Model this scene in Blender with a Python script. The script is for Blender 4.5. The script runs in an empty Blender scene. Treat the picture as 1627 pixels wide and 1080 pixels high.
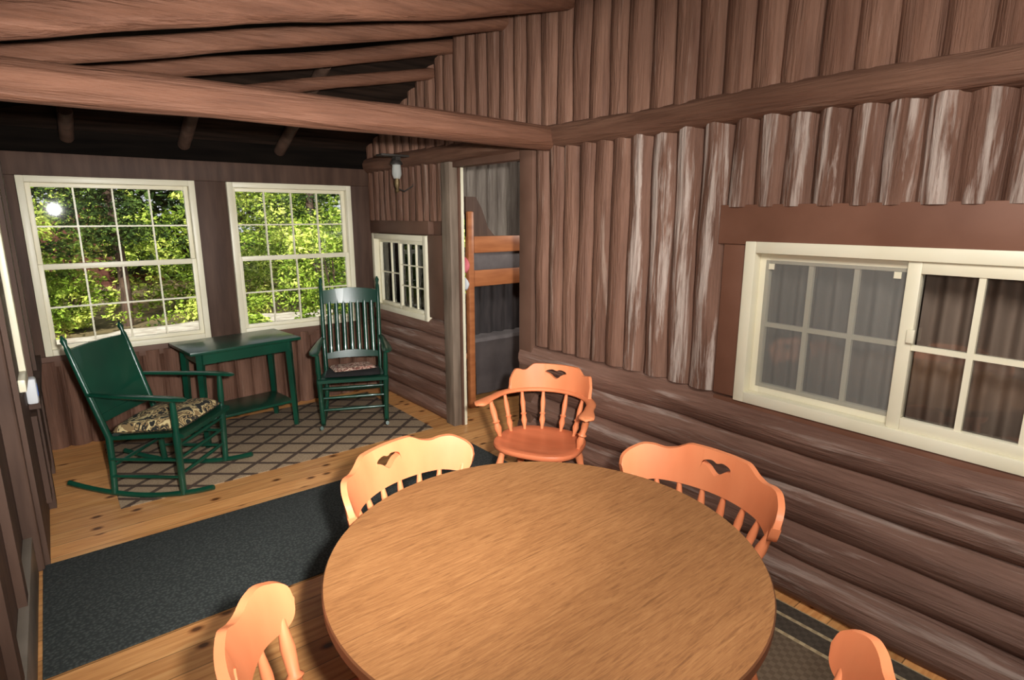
import bpy, bmesh, random
from math import *
from mathutils import Vector, Matrix, noise
random.seed(7)
SC=bpy.context.scene
COL=SC.collection
try:
    SC.view_settings.view_transform='Standard'
except Exception: pass

def lin(c):
    r=[]
    for v in c:
        v/=255.0
        r.append(v/12.92 if v<=.04045 else ((v+.055)/1.055)**2.4)
    return (r[0],r[1],r[2],1)

# ------------------------------------------------------------ materials
def base(name):
    m=bpy.data.materials.new(name); m.use_nodes=True
    nt=m.node_tree; b=nt.nodes['Principled BSDF']
    return m,nt,b
def N(nt,t,**k):
    n=nt.nodes.new(t)
    for a,v in k.items(): setattr(n,a,v)
    return n
def ramp(nt,stops,interp='LINEAR'):
    n=nt.nodes.new('ShaderNodeValToRGB'); n.color_ramp.interpolation=interp
    e=n.color_ramp.elements
    e[0].position=stops[0][0]; e[0].color=stops[0][1]
    e[1].position=stops[-1][0]; e[1].color=stops[-1][1]
    for p,c in stops[1:-1]:
        x=e.new(p); x.color=c
    return n
def coords(nt,scale=(1,1,1),rot=(0,0,0),src='Object'):
    tc=N(nt,'ShaderNodeTexCoord'); mp=N(nt,'ShaderNodeMapping')
    mp.inputs['Scale'].default_value=scale; mp.inputs['Rotation'].default_value=rot
    nt.links.new(tc.outputs[src],mp.inputs['Vector'])
    return mp.outputs['Vector']
def mk(name,c1,c2=None,scale=6,stretch=(1,1,1),rough=.5,bump=0,metal=0,spec=.5,coat=0):
    m,nt,b=base(name)
    c1=lin(c1); c2=lin(c2) if c2 else c1
    v=coords(nt,stretch)
    n=N(nt,'ShaderNodeTexNoise'); n.inputs['Scale'].default_value=scale; n.inputs['Detail'].default_value=5
    nt.links.new(v,n.inputs['Vector'])
    r=ramp(nt,[(.35,c1),(.65,c2)])
    nt.links.new(n.outputs['Fac'],r.inputs['Fac']); nt.links.new(r.outputs['Color'],b.inputs['Base Color'])
    b.inputs['Roughness'].default_value=rough; b.inputs['Metallic'].default_value=metal
    b.inputs['Specular IOR Level'].default_value=spec
    b.inputs['Coat Weight'].default_value=coat
    if bump:
        bp=N(nt,'ShaderNodeBump'); bp.inputs['Strength'].default_value=bump; bp.inputs['Distance'].default_value=.01
        nt.links.new(n.outputs['Fac'],bp.inputs['Height']); nt.links.new(bp.outputs['Normal'],b.inputs['Normal'])
    return m
def logmat(name,c1,c2,streakc,along,thr,strength=.55,rough=.6,crest=0.0,cdir=(-1,0,0)):
    """along: 0/1/2 = axis the log runs along; thr = streak threshold (lower -> more wear; on horizontal logs more painted flash sheen)"""
    m,nt,b=base(name)
    s1=[5,5,5]; s1[along]=.7
    s2=[11,11,11]; s2[along]=.75
    s3=[40,40,40]; s3[along]=2.5
    n1=N(nt,'ShaderNodeTexNoise'); n1.inputs['Scale'].default_value=2; n1.inputs['Detail'].default_value=6
    n2=N(nt,'ShaderNodeTexNoise'); n2.inputs['Scale'].default_value=1.6; n2.inputs['Detail'].default_value=9; n2.inputs['Roughness'].default_value=.68; n2.inputs['Distortion'].default_value=.4
    n3=N(nt,'ShaderNodeTexNoise'); n3.inputs['Scale'].default_value=1.5; n3.inputs['Detail'].default_value=6
    nt.links.new(coords(nt,s1),n1.inputs['Vector']); nt.links.new(coords(nt,s2),n2.inputs['Vector']); nt.links.new(coords(nt,s3),n3.inputs['Vector'])
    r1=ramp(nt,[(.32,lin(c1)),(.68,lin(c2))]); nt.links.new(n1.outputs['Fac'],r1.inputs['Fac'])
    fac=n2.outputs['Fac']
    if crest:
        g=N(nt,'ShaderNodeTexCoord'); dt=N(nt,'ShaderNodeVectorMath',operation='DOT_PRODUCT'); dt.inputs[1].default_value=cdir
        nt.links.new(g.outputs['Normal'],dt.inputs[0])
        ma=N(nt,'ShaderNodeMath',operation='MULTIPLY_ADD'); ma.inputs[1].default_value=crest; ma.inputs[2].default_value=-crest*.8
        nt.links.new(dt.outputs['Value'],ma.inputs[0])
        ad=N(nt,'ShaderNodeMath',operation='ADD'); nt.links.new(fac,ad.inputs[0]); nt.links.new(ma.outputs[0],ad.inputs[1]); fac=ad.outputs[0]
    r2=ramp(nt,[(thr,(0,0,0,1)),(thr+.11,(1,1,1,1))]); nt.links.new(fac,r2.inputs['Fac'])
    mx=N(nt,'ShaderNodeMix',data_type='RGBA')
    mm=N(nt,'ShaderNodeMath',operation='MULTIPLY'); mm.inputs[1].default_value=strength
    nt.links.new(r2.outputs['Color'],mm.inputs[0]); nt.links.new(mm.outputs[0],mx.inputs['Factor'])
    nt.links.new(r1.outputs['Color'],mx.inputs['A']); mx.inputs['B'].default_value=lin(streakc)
    r3=ramp(nt,[(.3,(.72,.70,.68,1)),(.55,(1,1,1,1))]); nt.links.new(n3.outputs['Fac'],r3.inputs['Fac'])
    m4=N(nt,'ShaderNodeMix',data_type='RGBA',blend_type='MULTIPLY'); m4.inputs['Factor'].default_value=.85
    nt.links.new(mx.outputs['Result'],m4.inputs['A']); nt.links.new(r3.outputs['Color'],m4.inputs['B'])
    nt.links.new(m4.outputs['Result'],b.inputs['Base Color'])
    b.inputs['Roughness'].default_value=rough; b.inputs['Specular IOR Level'].default_value=.3
    hh=N(nt,'ShaderNodeMath',operation='MULTIPLY_ADD'); hh.inputs[1].default_value=.4; nt.links.new(n3.outputs['Fac'],hh.inputs[0]); nt.links.new(n2.outputs['Fac'],hh.inputs[2])
    bp=N(nt,'ShaderNodeBump'); bp.inputs['Strength'].default_value=.8; bp.inputs['Distance'].default_value=.03
    nt.links.new(hh.outputs[0],bp.inputs['Height']); nt.links.new(bp.outputs['Normal'],b.inputs['Normal'])
    return m
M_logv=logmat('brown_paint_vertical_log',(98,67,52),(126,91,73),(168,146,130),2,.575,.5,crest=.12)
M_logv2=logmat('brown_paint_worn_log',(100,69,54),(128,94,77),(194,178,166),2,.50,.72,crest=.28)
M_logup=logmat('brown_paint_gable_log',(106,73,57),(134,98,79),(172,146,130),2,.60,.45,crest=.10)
M_logh=logmat('brown_paint_horizontal_log',(108,77,64),(136,103,88),(182,164,152),1,.545,.58,rough=.55,crest=.14,cdir=(-.7,0,.7))  # pale streaks along the log tops are flash sheen painted into the colour
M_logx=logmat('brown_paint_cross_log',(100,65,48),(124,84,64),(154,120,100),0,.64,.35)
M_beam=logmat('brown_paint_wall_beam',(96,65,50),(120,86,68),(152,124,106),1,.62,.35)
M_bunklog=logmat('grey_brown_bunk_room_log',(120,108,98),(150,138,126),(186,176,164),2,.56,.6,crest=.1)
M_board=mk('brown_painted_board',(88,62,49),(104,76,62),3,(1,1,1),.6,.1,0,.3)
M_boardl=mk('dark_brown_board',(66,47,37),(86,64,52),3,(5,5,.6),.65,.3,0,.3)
M_boardw=mk('brown_painted_casing',(106,70,53),(122,84,66),3,(1,1,1),.6,.1,0,.3)
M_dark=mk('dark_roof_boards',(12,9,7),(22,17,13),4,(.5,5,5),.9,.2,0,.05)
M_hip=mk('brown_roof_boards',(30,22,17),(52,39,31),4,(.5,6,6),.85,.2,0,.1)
M_cream=mk('cream_window_paint',(222,214,186),(230,223,198),3,(1,1,1),.4)
M_post=mk('grey_weathered_post',(98,83,69),(130,113,97),5,(4,4,.5),.65,.3)
M_green=mk('dark_green_gloss_paint',(9,52,38),(15,66,48),3,(1,1,1),.3,0,0,.5,.2)
M_orange=mk('orange_stained_maple',(214,124,80),(226,138,92),3,(2,2,.6),.5,0,0,.3,.03)
M_oseat=mk('russet_wood_seat',(196,106,68),(212,120,80),3,(.8,5,1),.42,0,0,.4,.08)
M_pine=mk('bunk_pine',(150,88,50),(178,112,68),4,(.6,4,4),.45)
M_metal=mk('dark_iron',(52,48,44),(76,70,64),5,(1,1,1),.5,0,.4)
M_brass=mk('aged_brass',(96,80,52),(124,104,70),5,(1,1,1),.5,0,.5)
M_white=mk('white_plastic',(196,198,200),(208,210,212),5,(1,1,1),.5)
M_blue=mk('blue_label',(60,110,190),None,5,(1,1,1),.4)
M_greybed=mk('grey_bedding',(84,77,76),(106,98,96),5,(1,1,1),.9,.3)
M_skirt=mk('dark_grey_bed_skirt',(58,51,50),(74,66,64),5,(1,1,1),.9,.3)
M_plum=mk('dark_bed_curtain',(36,31,31),(56,49,48),8,(4,4,.5),.9,.2)
M_pink=mk('pink_cloth',(205,80,95),(220,120,125),9,(1,1,1),.8)
M_curt=mk('brown_curtain',(110,92,78),(134,116,101),4,(3,3,.4),.85)
M_curtg=mk('grey_curtain',(146,137,126),(172,162,150),4,(3,3,.4),.85)
M_base=mk('grey_baseboard',(112,102,90),(132,121,108),4,(1,1,1),.5)

def glassmat(name,extra=0.0,tint=(1,1,1,1)):
    m=bpy.data.materials.new(name); m.use_nodes=True; nt=m.node_tree; nt.nodes.clear()
    o=N(nt,'ShaderNodeOutputMaterial'); t=N(nt,'ShaderNodeBsdfTransparent'); g=N(nt,'ShaderNodeBsdfGlossy')
    t.inputs['Color'].default_value=tint; g.inputs['Roughness'].default_value=.02
    f=N(nt,'ShaderNodeFresnel'); f.inputs['IOR'].default_value=1.5
    ad=N(nt,'ShaderNodeMath',operation='MULTIPLY_ADD'); ad.inputs[1].default_value=1.2; ad.inputs[2].default_value=extra
    mx=N(nt,'ShaderNodeMixShader')
    nt.links.new(f.outputs[0],ad.inputs[0]); nt.links.new(ad.outputs[0],mx.inputs[0])
    nt.links.new(t.outputs[0],mx.inputs[1]); nt.links.new(g.outputs[0],mx.inputs[2]); nt.links.new(mx.outputs[0],o.inputs[0])
    return m
M_glass=glassmat('window_glass')
def screenmat(name,fac,col):
    m=bpy.data.materials.new(name); m.use_nodes=True; nt=m.node_tree; nt.nodes.clear()
    o=N(nt,'ShaderNodeOutputMaterial'); t=N(nt,'ShaderNodeBsdfTransparent'); g=N(nt,'ShaderNodeBsdfDiffuse')
    g.inputs['Color'].default_value=lin(col); mx=N(nt,'ShaderNodeMixShader'); mx.inputs[0].default_value=fac
    nt.links.new(t.outputs[0],mx.inputs[1]); nt.links.new(g.outputs[0],mx.inputs[2]); nt.links.new(mx.outputs[0],o.inputs[0])
    return m
M_screen=screenmat('insect_screen_mesh',.28,(142,140,134))
M_chim=screenmat('pale_lamp_chimney_glass',.45,(210,212,204))

def floormat():
    m,nt,b=base('pine_floor_boards')
    tc=N(nt,'ShaderNodeTexCoord'); sp=N(nt,'ShaderNodeSeparateXYZ'); nt.links.new(tc.outputs['Object'],sp.inputs[0])
    W=.14
    dv=N(nt,'ShaderNodeMath',operation='DIVIDE'); dv.inputs[1].default_value=W; nt.links.new(sp.outputs['Y'],dv.inputs[0])
    fl=N(nt,'ShaderNodeMath',operation='FLOOR'); nt.links.new(dv.outputs[0],fl.inputs[0])
    fr=N(nt,'ShaderNodeMath',operation='FRACT'); nt.links.new(dv.outputs[0],fr.inputs[0])
    wn=N(nt,'ShaderNodeTexWhiteNoise',noise_dimensions='1D'); nt.links.new(fl.outputs[0],wn.inputs['W'])
    of=N(nt,'ShaderNodeMath',operation='MULTIPLY_ADD'); of.inputs[1].default_value=17; nt.links.new(wn.outputs['Value'],of.inputs[0]); nt.links.new(sp.outputs['X'],of.inputs[2])
    cb=N(nt,'ShaderNodeCombineXYZ'); nt.links.new(of.outputs[0],cb.inputs[0]); nt.links.new(sp.outputs['Y'],cb.inputs[1])
    mp=N(nt,'ShaderNodeMapping'); mp.inputs['Scale'].default_value=(1.2,14,1); nt.links.new(cb.outputs[0],mp.inputs[0])
    n=N(nt,'ShaderNodeTexNoise'); n.inputs['Scale'].default_value=3; n.inputs['Detail'].default_value=5; n.inputs['Distortion'].default_value=.8
    nt.links.new(mp.outputs[0],n.inputs['Vector'])
    r=ramp(nt,[(.3,lin((200,134,76))),(.55,lin((222,160,98))),(.75,lin((232,178,116)))]); nt.links.new(n.outputs['Fac'],r.inputs['Fac'])
    tone=N(nt,'ShaderNodeMapRange'); tone.inputs['To Min'].default_value=.76; tone.inputs['To Max'].default_value=1.12
    nt.links.new(wn.outputs['Value'],tone.inputs['Value'])
    vo=N(nt,'ShaderNodeTexVoronoi',voronoi_dimensions='2D'); vo.inputs['Scale'].default_value=3.4
    mp2=N(nt,'ShaderNodeMapping'); mp2.inputs['Scale'].default_value=(.9,1.4,1); nt.links.new(cb.outputs[0],mp2.inputs[0]); nt.links.new(mp2.outputs[0],vo.inputs['Vector'])
    kr=ramp(nt,[(.045,(.11,.07,.05,1)),(.07,(.5,.38,.3,1)),(.12,(1,1,1,1))]); nt.links.new(vo.outputs['Distance'],kr.inputs['Fac'])
    sm=N(nt,'ShaderNodeMath',operation='LESS_THAN'); sm.inputs[1].default_value=.03; nt.links.new(fr.outputs[0],sm.inputs[0])
    s2=N(nt,'ShaderNodeMath',operation='MULTIPLY_ADD'); s2.inputs[1].default_value=-.6; s2.inputs[2].default_value=1; nt.links.new(sm.outputs[0],s2.inputs[0])
    m1=N(nt,'ShaderNodeMath',operation='MULTIPLY'); nt.links.new(tone.outputs[0],m1.inputs[0]); nt.links.new(s2.outputs[0],m1.inputs[1])
    m2=N(nt,'ShaderNodeMix',data_type='RGBA',blend_type='MULTIPLY'); m2.inputs['Factor'].default_value=1
    nt.links.new(r.outputs['Color'],m2.inputs['A']); nt.links.new(m1.outputs[0],m2.inputs['B'])
    m3=N(nt,'ShaderNodeMix',data_type='RGBA',blend_type='MULTIPLY'); m3.inputs['Factor'].default_value=.92
    nt.links.new(m2.outputs['Result'],m3.inputs['A']); nt.links.new(kr.outputs['Color'],m3.inputs['B'])
    nt.links.new(m3.outputs['Result'],b.inputs['Base Color']); b.inputs['Roughness'].default_value=.38
    return m
M_floor=floormat()
def tablemat():
    m,nt,b=base('woodgrain_laminate')
    n=N(nt,'ShaderNodeTexNoise'); n.inputs['Scale'].default_value=5; n.inputs['Detail'].default_value=10; n.inputs['Distortion'].default_value=.8; n.inputs['Roughness'].default_value=.74
    nt.links.new(coords(nt,(2.4,32,1)),n.inputs['Vector'])
    n2=N(nt,'ShaderNodeTexNoise'); n2.inputs['Scale'].default_value=3; n2.inputs['Detail'].default_value=3
    nt.links.new(coords(nt,(1,3,1)),n2.inputs['Vector'])
    r=ramp(nt,[(.32,lin((110,72,42))),(.5,lin((144,98,59))),(.68,lin((162,116,73)))]); nt.links.new(n.outputs['Fac'],r.inputs['Fac'])
    r2=ramp(nt,[(.35,(.9,.88,.86,1)),(.65,(1.0,1.0,1.0,1))]); nt.links.new(n2.outputs['Fac'],r2.inputs['Fac'])
    m2=N(nt,'ShaderNodeMix',data_type='RGBA',blend_type='MULTIPLY'); m2.inputs['Factor'].default_value=1
    nt.links.new(r.outputs['Color'],m2.inputs['A']); nt.links.new(r2.outputs['Color'],m2.inputs['B'])
    nt.links.new(m2.outputs['Result'],b.inputs['Base Color']); b.inputs['Roughness'].default_value=.52; b.inputs['Specular IOR Level'].default_value=.3
    return m
M_table=tablemat()
M_tedge=mk('dark_table_edge',(88,54,32),(108,68,42),6,(1,1,1),.45)
def rugmat():
    m,nt,b=base('woven_lattice_rug')
    v=coords(nt,(1,1.25,1),(0,0,0))
    rt=N(nt,'ShaderNodeMapping'); rt.inputs['Rotation'].default_value=(0,0,radians(45)); nt.links.new(v,rt.inputs[0])
    sp=N(nt,'ShaderNodeSeparateXYZ'); nt.links.new(rt.outputs[0],sp.inputs[0])
    outs=[]
    for ax in 'XY':
        d=N(nt,'ShaderNodeMath',operation='MULTIPLY'); d.inputs[1].default_value=1/.20; nt.links.new(sp.outputs[ax],d.inputs[0])
        f=N(nt,'ShaderNodeMath',operation='FRACT'); nt.links.new(d.outputs[0],f.inputs[0])
        s=N(nt,'ShaderNodeMath',operation='LESS_THAN'); s.inputs[1].default_value=.18; nt.links.new(f.outputs[0],s.inputs[0]); outs.append(s)
    mx=N(nt,'ShaderNodeMath',operation='MAXIMUM'); nt.links.new(outs[0].outputs[0],mx.inputs[0]); nt.links.new(outs[1].outputs[0],mx.inputs[1])
    n=N(nt,'ShaderNodeTexNoise'); n.inputs['Scale'].default_value=120
    c=coords(nt); nt.links.new(c,n.inputs['Vector'])
    ra=ramp(nt,[(.3,lin((132,110,86))),(.7,lin((160,138,110)))]); nt.links.new(n.outputs['Fac'],ra.inputs['Fac'])
    rb=ramp(nt,[(.3,lin((58,44,34))),(.7,lin((82,64,50)))]); nt.links.new(n.outputs['Fac'],rb.inputs['Fac'])
    m2=N(nt,'ShaderNodeMix',data_type='RGBA'); nt.links.new(mx.outputs[0],m2.inputs['Factor']); nt.links.new(ra.outputs['Color'],m2.inputs['A']); nt.links.new(rb.outputs['Color'],m2.inputs['B'])
    nt.links.new(m2.outputs['Result'],b.inputs['Base Color']); b.inputs['Roughness'].default_value=.95
    return m
M_rug=rugmat()
def matmat():
    m,nt,b=base('charcoal_ribbed_mat')
    c=coords(nt); n=N(nt,'ShaderNodeTexVoronoi'); n.inputs['Scale'].default_value=75; nt.links.new(c,n.inputs['Vector'])
    r=ramp(nt,[(.1,lin((74,78,74))),(.6,lin((44,48,46)))]); nt.links.new(n.outputs['Distance'],r.inputs['Fac'])
    nt.links.new(r.outputs['Color'],b.inputs['Base Color']); b.inputs['Roughness'].default_value=.9
    bp=N(nt,'ShaderNodeBump'); bp.inputs['Strength'].default_value=.6; bp.inputs['Distance'].default_value=.004
    nt.links.new(n.outputs['Distance'],bp.inputs['Height']); nt.links.new(bp.outputs['Normal'],b.inputs['Normal'])
    return m
M_mat=matmat()
def striperug():
    m,nt,b=base('dark_rug_cream_stripes')
    c=coords(nt); sp=N(nt,'ShaderNodeSeparateXYZ'); nt.links.new(c,sp.inputs[0])
    ab=N(nt,'ShaderNodeMath',operation='ABSOLUTE'); nt.links.new(sp.outputs['X'],ab.inputs[0])
    dk=lin((112,94,74)); cr=lin((190,170,132)); d2=lin((80,70,58))
    r=ramp(nt,[(0,dk),(.62,cr),(.64,d2),(.73,cr),(.75,d2),(.82,cr),(.838,d2)],'CONSTANT')
    nt.links.new(ab.outputs[0],r.inputs['Fac'])
    w=N(nt,'ShaderNodeTexChecker'); w.inputs['Scale'].default_value=45; w.inputs['Color1'].default_value=(1,1,1,1); w.inputs['Color2'].default_value=(.6,.55,.5,1); nt.links.new(c,w.inputs['Vector'])
    m2=N(nt,'ShaderNodeMix',data_type='RGBA',blend_type='MULTIPLY'); m2.inputs['Factor'].default_value=.6
    nt.links.new(r.outputs['Color'],m2.inputs['A']); nt.links.new(w.outputs['Color'],m2.inputs['B'])
    nt.links.new(m2.outputs['Result'],b.inputs['Base Color']); b.inputs['Roughness'].default_value=.95
    return m
M_srug=striperug()
def camo(name,cols,scale):
    m,nt,b=base(name); c=coords(nt); n=N(nt,'ShaderNodeTexNoise'); n.inputs['Scale'].default_value=scale; n.inputs['Detail'].default_value=3; n.inputs['Distortion'].default_value=1.5
    nt.links.new(c,n.inputs['Vector'])
    k=len(cols); r=ramp(nt,[(.34+.3*i/k,lin(x)) for i,x in enumerate(cols)],'CONSTANT'); nt.links.new(n.outputs['Fac'],r.inputs['Fac'])
    nt.links.new(r.outputs['Color'],b.inputs['Base Color']); b.inputs['Roughness'].default_value=.85
    return m
M_camo=camo('leaf_print_cushion_fabric',[(18,18,16),(170,144,98),(30,30,26),(130,106,70),(200,180,130),(26,26,22)],9)
M_plaid=camo('brown_pink_floral_fabric',[(180,120,104),(225,200,180),(130,66,56),(120,92,78),(220,190,168)],16)
M_padd=mk('black_cushion_fabric',(26,24,25),(46,42,42),10,(1,1,1),.9)

# ------------------------------------------------------------ mesh tools
def obj(name,bm,mat=None,parent=None,loc=(0,0,0),rot=(0,0,0),smooth=True,ang=40):
    me=bpy.data.meshes.new(name)
    bmesh.ops.recalc_face_normals(bm,faces=bm.faces)
    bm.to_mesh(me); bm.free()
    o=bpy.data.objects.new(name,me); COL.objects.link(o)
    if mat is not None:
        for m in (mat if isinstance(mat,(list,tuple)) else [mat]): me.materials.append(m)
    if smooth:
        for p in me.polygons: p.use_smooth=True
        try: me.set_sharp_from_angle(angle=radians(ang))
        except Exception: pass
    o.location=loc; o.rotation_euler=rot
    if parent: o.parent=parent
    return o
def empty(name,loc=(0,0,0),rot=(0,0,0),**k):
    e=bpy.data.objects.new(name,None); e.empty_display_size=.1; COL.objects.link(e); e.location=loc; e.rotation_euler=rot
    for a,b in k.items(): e[a]=b
    return e
def tag(o,label,cat,**k):
    o['label']=label; o['category']=cat
    for a,b in k.items(): o[a]=b
    return o
def struct(o): o['kind']='structure'; return o
def box(bm,x0,x1,y0,y1,z0,z1,mi=0,bev=0):
    r=bmesh.ops.create_cube(bm,size=1)
    vs=r['verts']
    for v in vs: v.co=Vector(((x0+x1)/2+v.co.x*(x1-x0),(y0+y1)/2+v.co.y*(y1-y0),(z0+z1)/2+v.co.z*(z1-z0)))
    fs=set(f for v in vs for f in v.link_faces)
    for f in fs: f.material_index=mi
    if bev:
        es=set(e for v in vs for e in v.link_edges)
        rr=bmesh.ops.bevel(bm,geom=list(es),offset=bev,segments=2,affect='EDGES',profile=.5)
        for f in rr['faces']: f.material_index=mi
def frames(pts):
    n=len(pts); T=[]
    for i in range(n):
        a=pts[max(i-1,0)]; b=pts[min(i+1,n-1)]; T.append((b-a).normalized())
    up=Vector((0,0,1)) if abs(T[0].z)<.9 else Vector((1,0,0))
    U=(up-T[0]*up.dot(T[0])).normalized(); out=[]
    for t in T:
        U=(U-t*U.dot(t)).normalized(); out.append((t,U,t.cross(U)))
    return out
def sweep(bm,pts,rad,segs=10,mi=0,caps=True):
    pts=[Vector(p) for p in pts]; F=frames(pts); rings=[]
    for p,(t,U,V),r in zip(pts,F,rad):
        ru,rv=(r if isinstance(r,(tuple,list)) else (r,r))
        rings.append([bm.verts.new(p+U*cos(2*pi*k/segs)*ru+V*sin(2*pi*k/segs)*rv) for k in range(segs)])
    for a,b in zip(rings,rings[1:]):
        for k in range(segs):
            f=bm.faces.new((a[k],a[(k+1)%segs],b[(k+1)%segs],b[k])); f.material_index=mi
    if caps:
        for r in (rings[0],rings[-1]):
            f=bm.faces.new(r); f.material_index=mi
def turned(bm,p0,p1,prof,segs=12,mi=0):
    p0=Vector(p0);p1=Vector(p1)
    sweep(bm,[p0.lerp(p1,t) for t,r in prof],[r for t,r in prof],segs,mi)
def log(bm,p0,p1,r,seed,segs=14,step=.12,taper=0,bend=.006,rv=.06,mi=0):
    p0=Vector(p0);p1=Vector(p1); L=(p1-p0).length; n=max(3,int(L/step)+1); d=(p1-p0)/L
    up=Vector((0,0,1)) if abs(d.z)<.9 else Vector((1,0,0))
    U=(up-d*up.dot(d)).normalized(); V=d.cross(U); rings=[]
    for i in range(n):
        t=i/(n-1); s=t*L
        c=p0+d*s+U*noise.noise((s*.9,seed*7.3,0))*bend*2+V*noise.noise((s*.9,seed*7.3,9))*bend*2
        ring=[]
        for k in range(segs):
            a=2*pi*k/segs
            rr=r*(1-taper*t)*(1+rv*noise.noise((s*2.2,seed*3.1,3))+rv*1.4*noise.noise((cos(a)*1.0+seed*5,sin(a)*1.0,s*3)))
            ring.append(bm.verts.new(c+U*cos(a)*rr+V*sin(a)*rr))
        rings.append(ring)
    for a,b in zip(rings,rings[1:]):
        for k in range(segs):
            f=bm.faces.new((a[k],a[(k+1)%segs],b[(k+1)%segs],b[k])); f.material_index=mi
    for q in (rings[0],rings[-1]): bm.faces.new(q).material_index=mi
def cells(bm,us,vs,holes,put):
    for i in range(len(us)-1):
        for j in range(len(vs)-1):
            cu=(us[i]+us[i+1])/2; cv=(vs[j]+vs[j+1])/2
            if any(h[0]<cu<h[1] and h[2]<cv<h[3] for h in holes): continue
            put(us[i],us[i+1],vs[j],vs[j+1])

XR=2.50; YF=5.32
def zdeck(x): return 2.97-.23*(2.47-x)
def zhip(y): return 2.83-.42*(y-4.05)

# ------------------------------------------------------------ floor
bm=bmesh.new(); box(bm,-.7,5.2,-1.6,5.5,-.12,0); struct(obj('floor',bm,M_floor,smooth=False))

# ------------------------------------------------------------ right wall
WM=(.08,1.39,.851,1.59); DR=(2.99,3.80,-.01,2.08); WS=(4.22,5.24,.82,1.54); TH=.04
bm=bmesh.new()
cells(bm,[-1.5,.08,1.39,2.99,3.80,4.22,5.24,5.42],[0,.82,.851,1.54,1.59,2.08,2.25],[WM,DR,WS],lambda a,b,c,d:box(bm,XR,XR+TH,a,b,c,d,3))
box(bm,XR,XR+TH,-1.5,3.67,2.25,3.0,3)
y=3.67
while y<5.4:
    y2=min(y+.15,5.42); box(bm,XR,XR+TH,y,y2,2.25,max(2.27,zhip(y2)+.03),3); y=y2
sd=1
def vlogs(y0,y1,zb,zt,r=.068,mi=0,sp=None):
    global sd
    n=max(1,round((y1-y0)/(sp or r*1.93))); w=(y1-y0)/n
    for i in range(n):
        sd+=1; yc=y0+(i+.5)*w+.012*noise.noise((sd*2.3,4,0)); top=zt(yc) if callable(zt) else zt
        rr=w*.585*(1+.16*noise.noise((sd*1.7,0,0))); xo=rr-.068
        log(bm,(XR+xo+.004,yc,zb),(XR+xo+.004,yc,top),rr,sd,mi=mi,rv=.08)
vlogs(2.1,2.85,.86,2.2,mi=0)
vlogs(1.51,2.1,.86,2.2,mi=1)
vlogs(-1.45,1.51,1.74,2.2,mi=1,sp=.125)
vlogs(-1.45,-.12,.86,1.76,mi=0)
vlogs(-1.45,5.3,2.15,lambda y:(3.0 if y<3.6 else zhip(y)+.04),r=.072,mi=2)
vlogs(3.94,5.3,1.66,2.2,r=.06,mi=0)
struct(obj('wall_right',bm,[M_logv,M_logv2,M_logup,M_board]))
bm=bmesh.new()
for i in range(5):
    z=.085+i*.170; x=XR+.038-(.04 if i==0 else 0)
    log(bm,(x,-1.45,z),(x,2.98,z),.104,50+i,step=.12,bend=.011,segs=22,rv=.07)
for i in range(6):
    z=.064+i*.142
    log(bm,(XR+.012,3.94,z),(XR+.012,5.3,z),.080,60+i,step=.15,bend=.005,segs=18)
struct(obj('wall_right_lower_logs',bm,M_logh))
def trim(n,boxes,mat,bev=.004):
    bm=bmesh.new()
    for b in boxes: box(bm,*b,bev=bev)
    return struct(obj('trim_%d'%n,bm,mat))
trim(1,[(XR-.055,XR+.02,-.1,1.53,1.575,1.75)],M_boardw)
trim(2,[(XR-.045,XR+.02,1.385,1.505,.86,1.575)],M_boardw)
trim(3,[(XR-.06,XR+.02,2.86,2.99,0,2.12)],M_board)
trim(4,[(XR-.07,XR+.04,3.815,3.94,0,2.1)],M_post)
trim(5,[(XR+.020,XR+.042,3.79,3.815,0,2.06)],M_cream)
trim(6,[(XR-.05,XR+.02,4.18,5.28,1.55,1.66)],M_board)
trim(7,[(XR-.045,XR+.02,3.95,4.21,.86,1.55),(XR-.045,XR+.02,5.25,5.3,.86,1.55)],M_board)
trim(8,[(XR-.04,XR+.05,2.985,3.82,2.06,2.13)],M_board)
trim(9,[(XR-.05,XR+.02,-.1,1.5,.80,.85)],M_boardw)

bm=bmesh.new(); log(bm,(XR-.03,-1.4,2.165),(XR-.03,5.28,2.165),.07,91,step=.2,bend=.008)
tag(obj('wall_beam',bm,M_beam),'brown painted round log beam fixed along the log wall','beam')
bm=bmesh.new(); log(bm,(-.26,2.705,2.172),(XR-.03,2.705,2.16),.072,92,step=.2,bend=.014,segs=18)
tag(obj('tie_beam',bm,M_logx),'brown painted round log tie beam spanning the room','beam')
for i,y in enumerate([1.3,1.93,2.56,3.14,3.80]):
    bm=bmesh.new(); r=.062 if y<3 else .048
    log(bm,(-.26,y,zdeck(-.26)-r-.02),(XR+.02,y,zdeck(XR)-r-.02),r,100+i,step=.16,bend=.016,segs=16,rv=.09)
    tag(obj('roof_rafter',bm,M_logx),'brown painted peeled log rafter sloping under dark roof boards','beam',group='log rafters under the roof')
bm=bmesh.new(); log(bm,(.9,4.1,2.42),(XR,4.08,2.78),.042,110,step=.2,bend=.01)
tag(obj('roof_rafter',bm,M_logx),'short brown log rafter near the hip of the roof','beam',group='log rafters under the roof')
for i,x in enumerate([.2,.93,1.66]):
    bm=bmesh.new(); yt=4.05-(zdeck(x)-2.83)/.42
    log(bm,(x,5.30,zhip(5.30)-.06),(x,yt,zhip(yt)-.06),.045,120+i,step=.2)
    tag(obj('jack_rafter',bm,M_boardl),'dark brown log rafter resting on the window wall plate','beam',group='rafters above the window wall')

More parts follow.
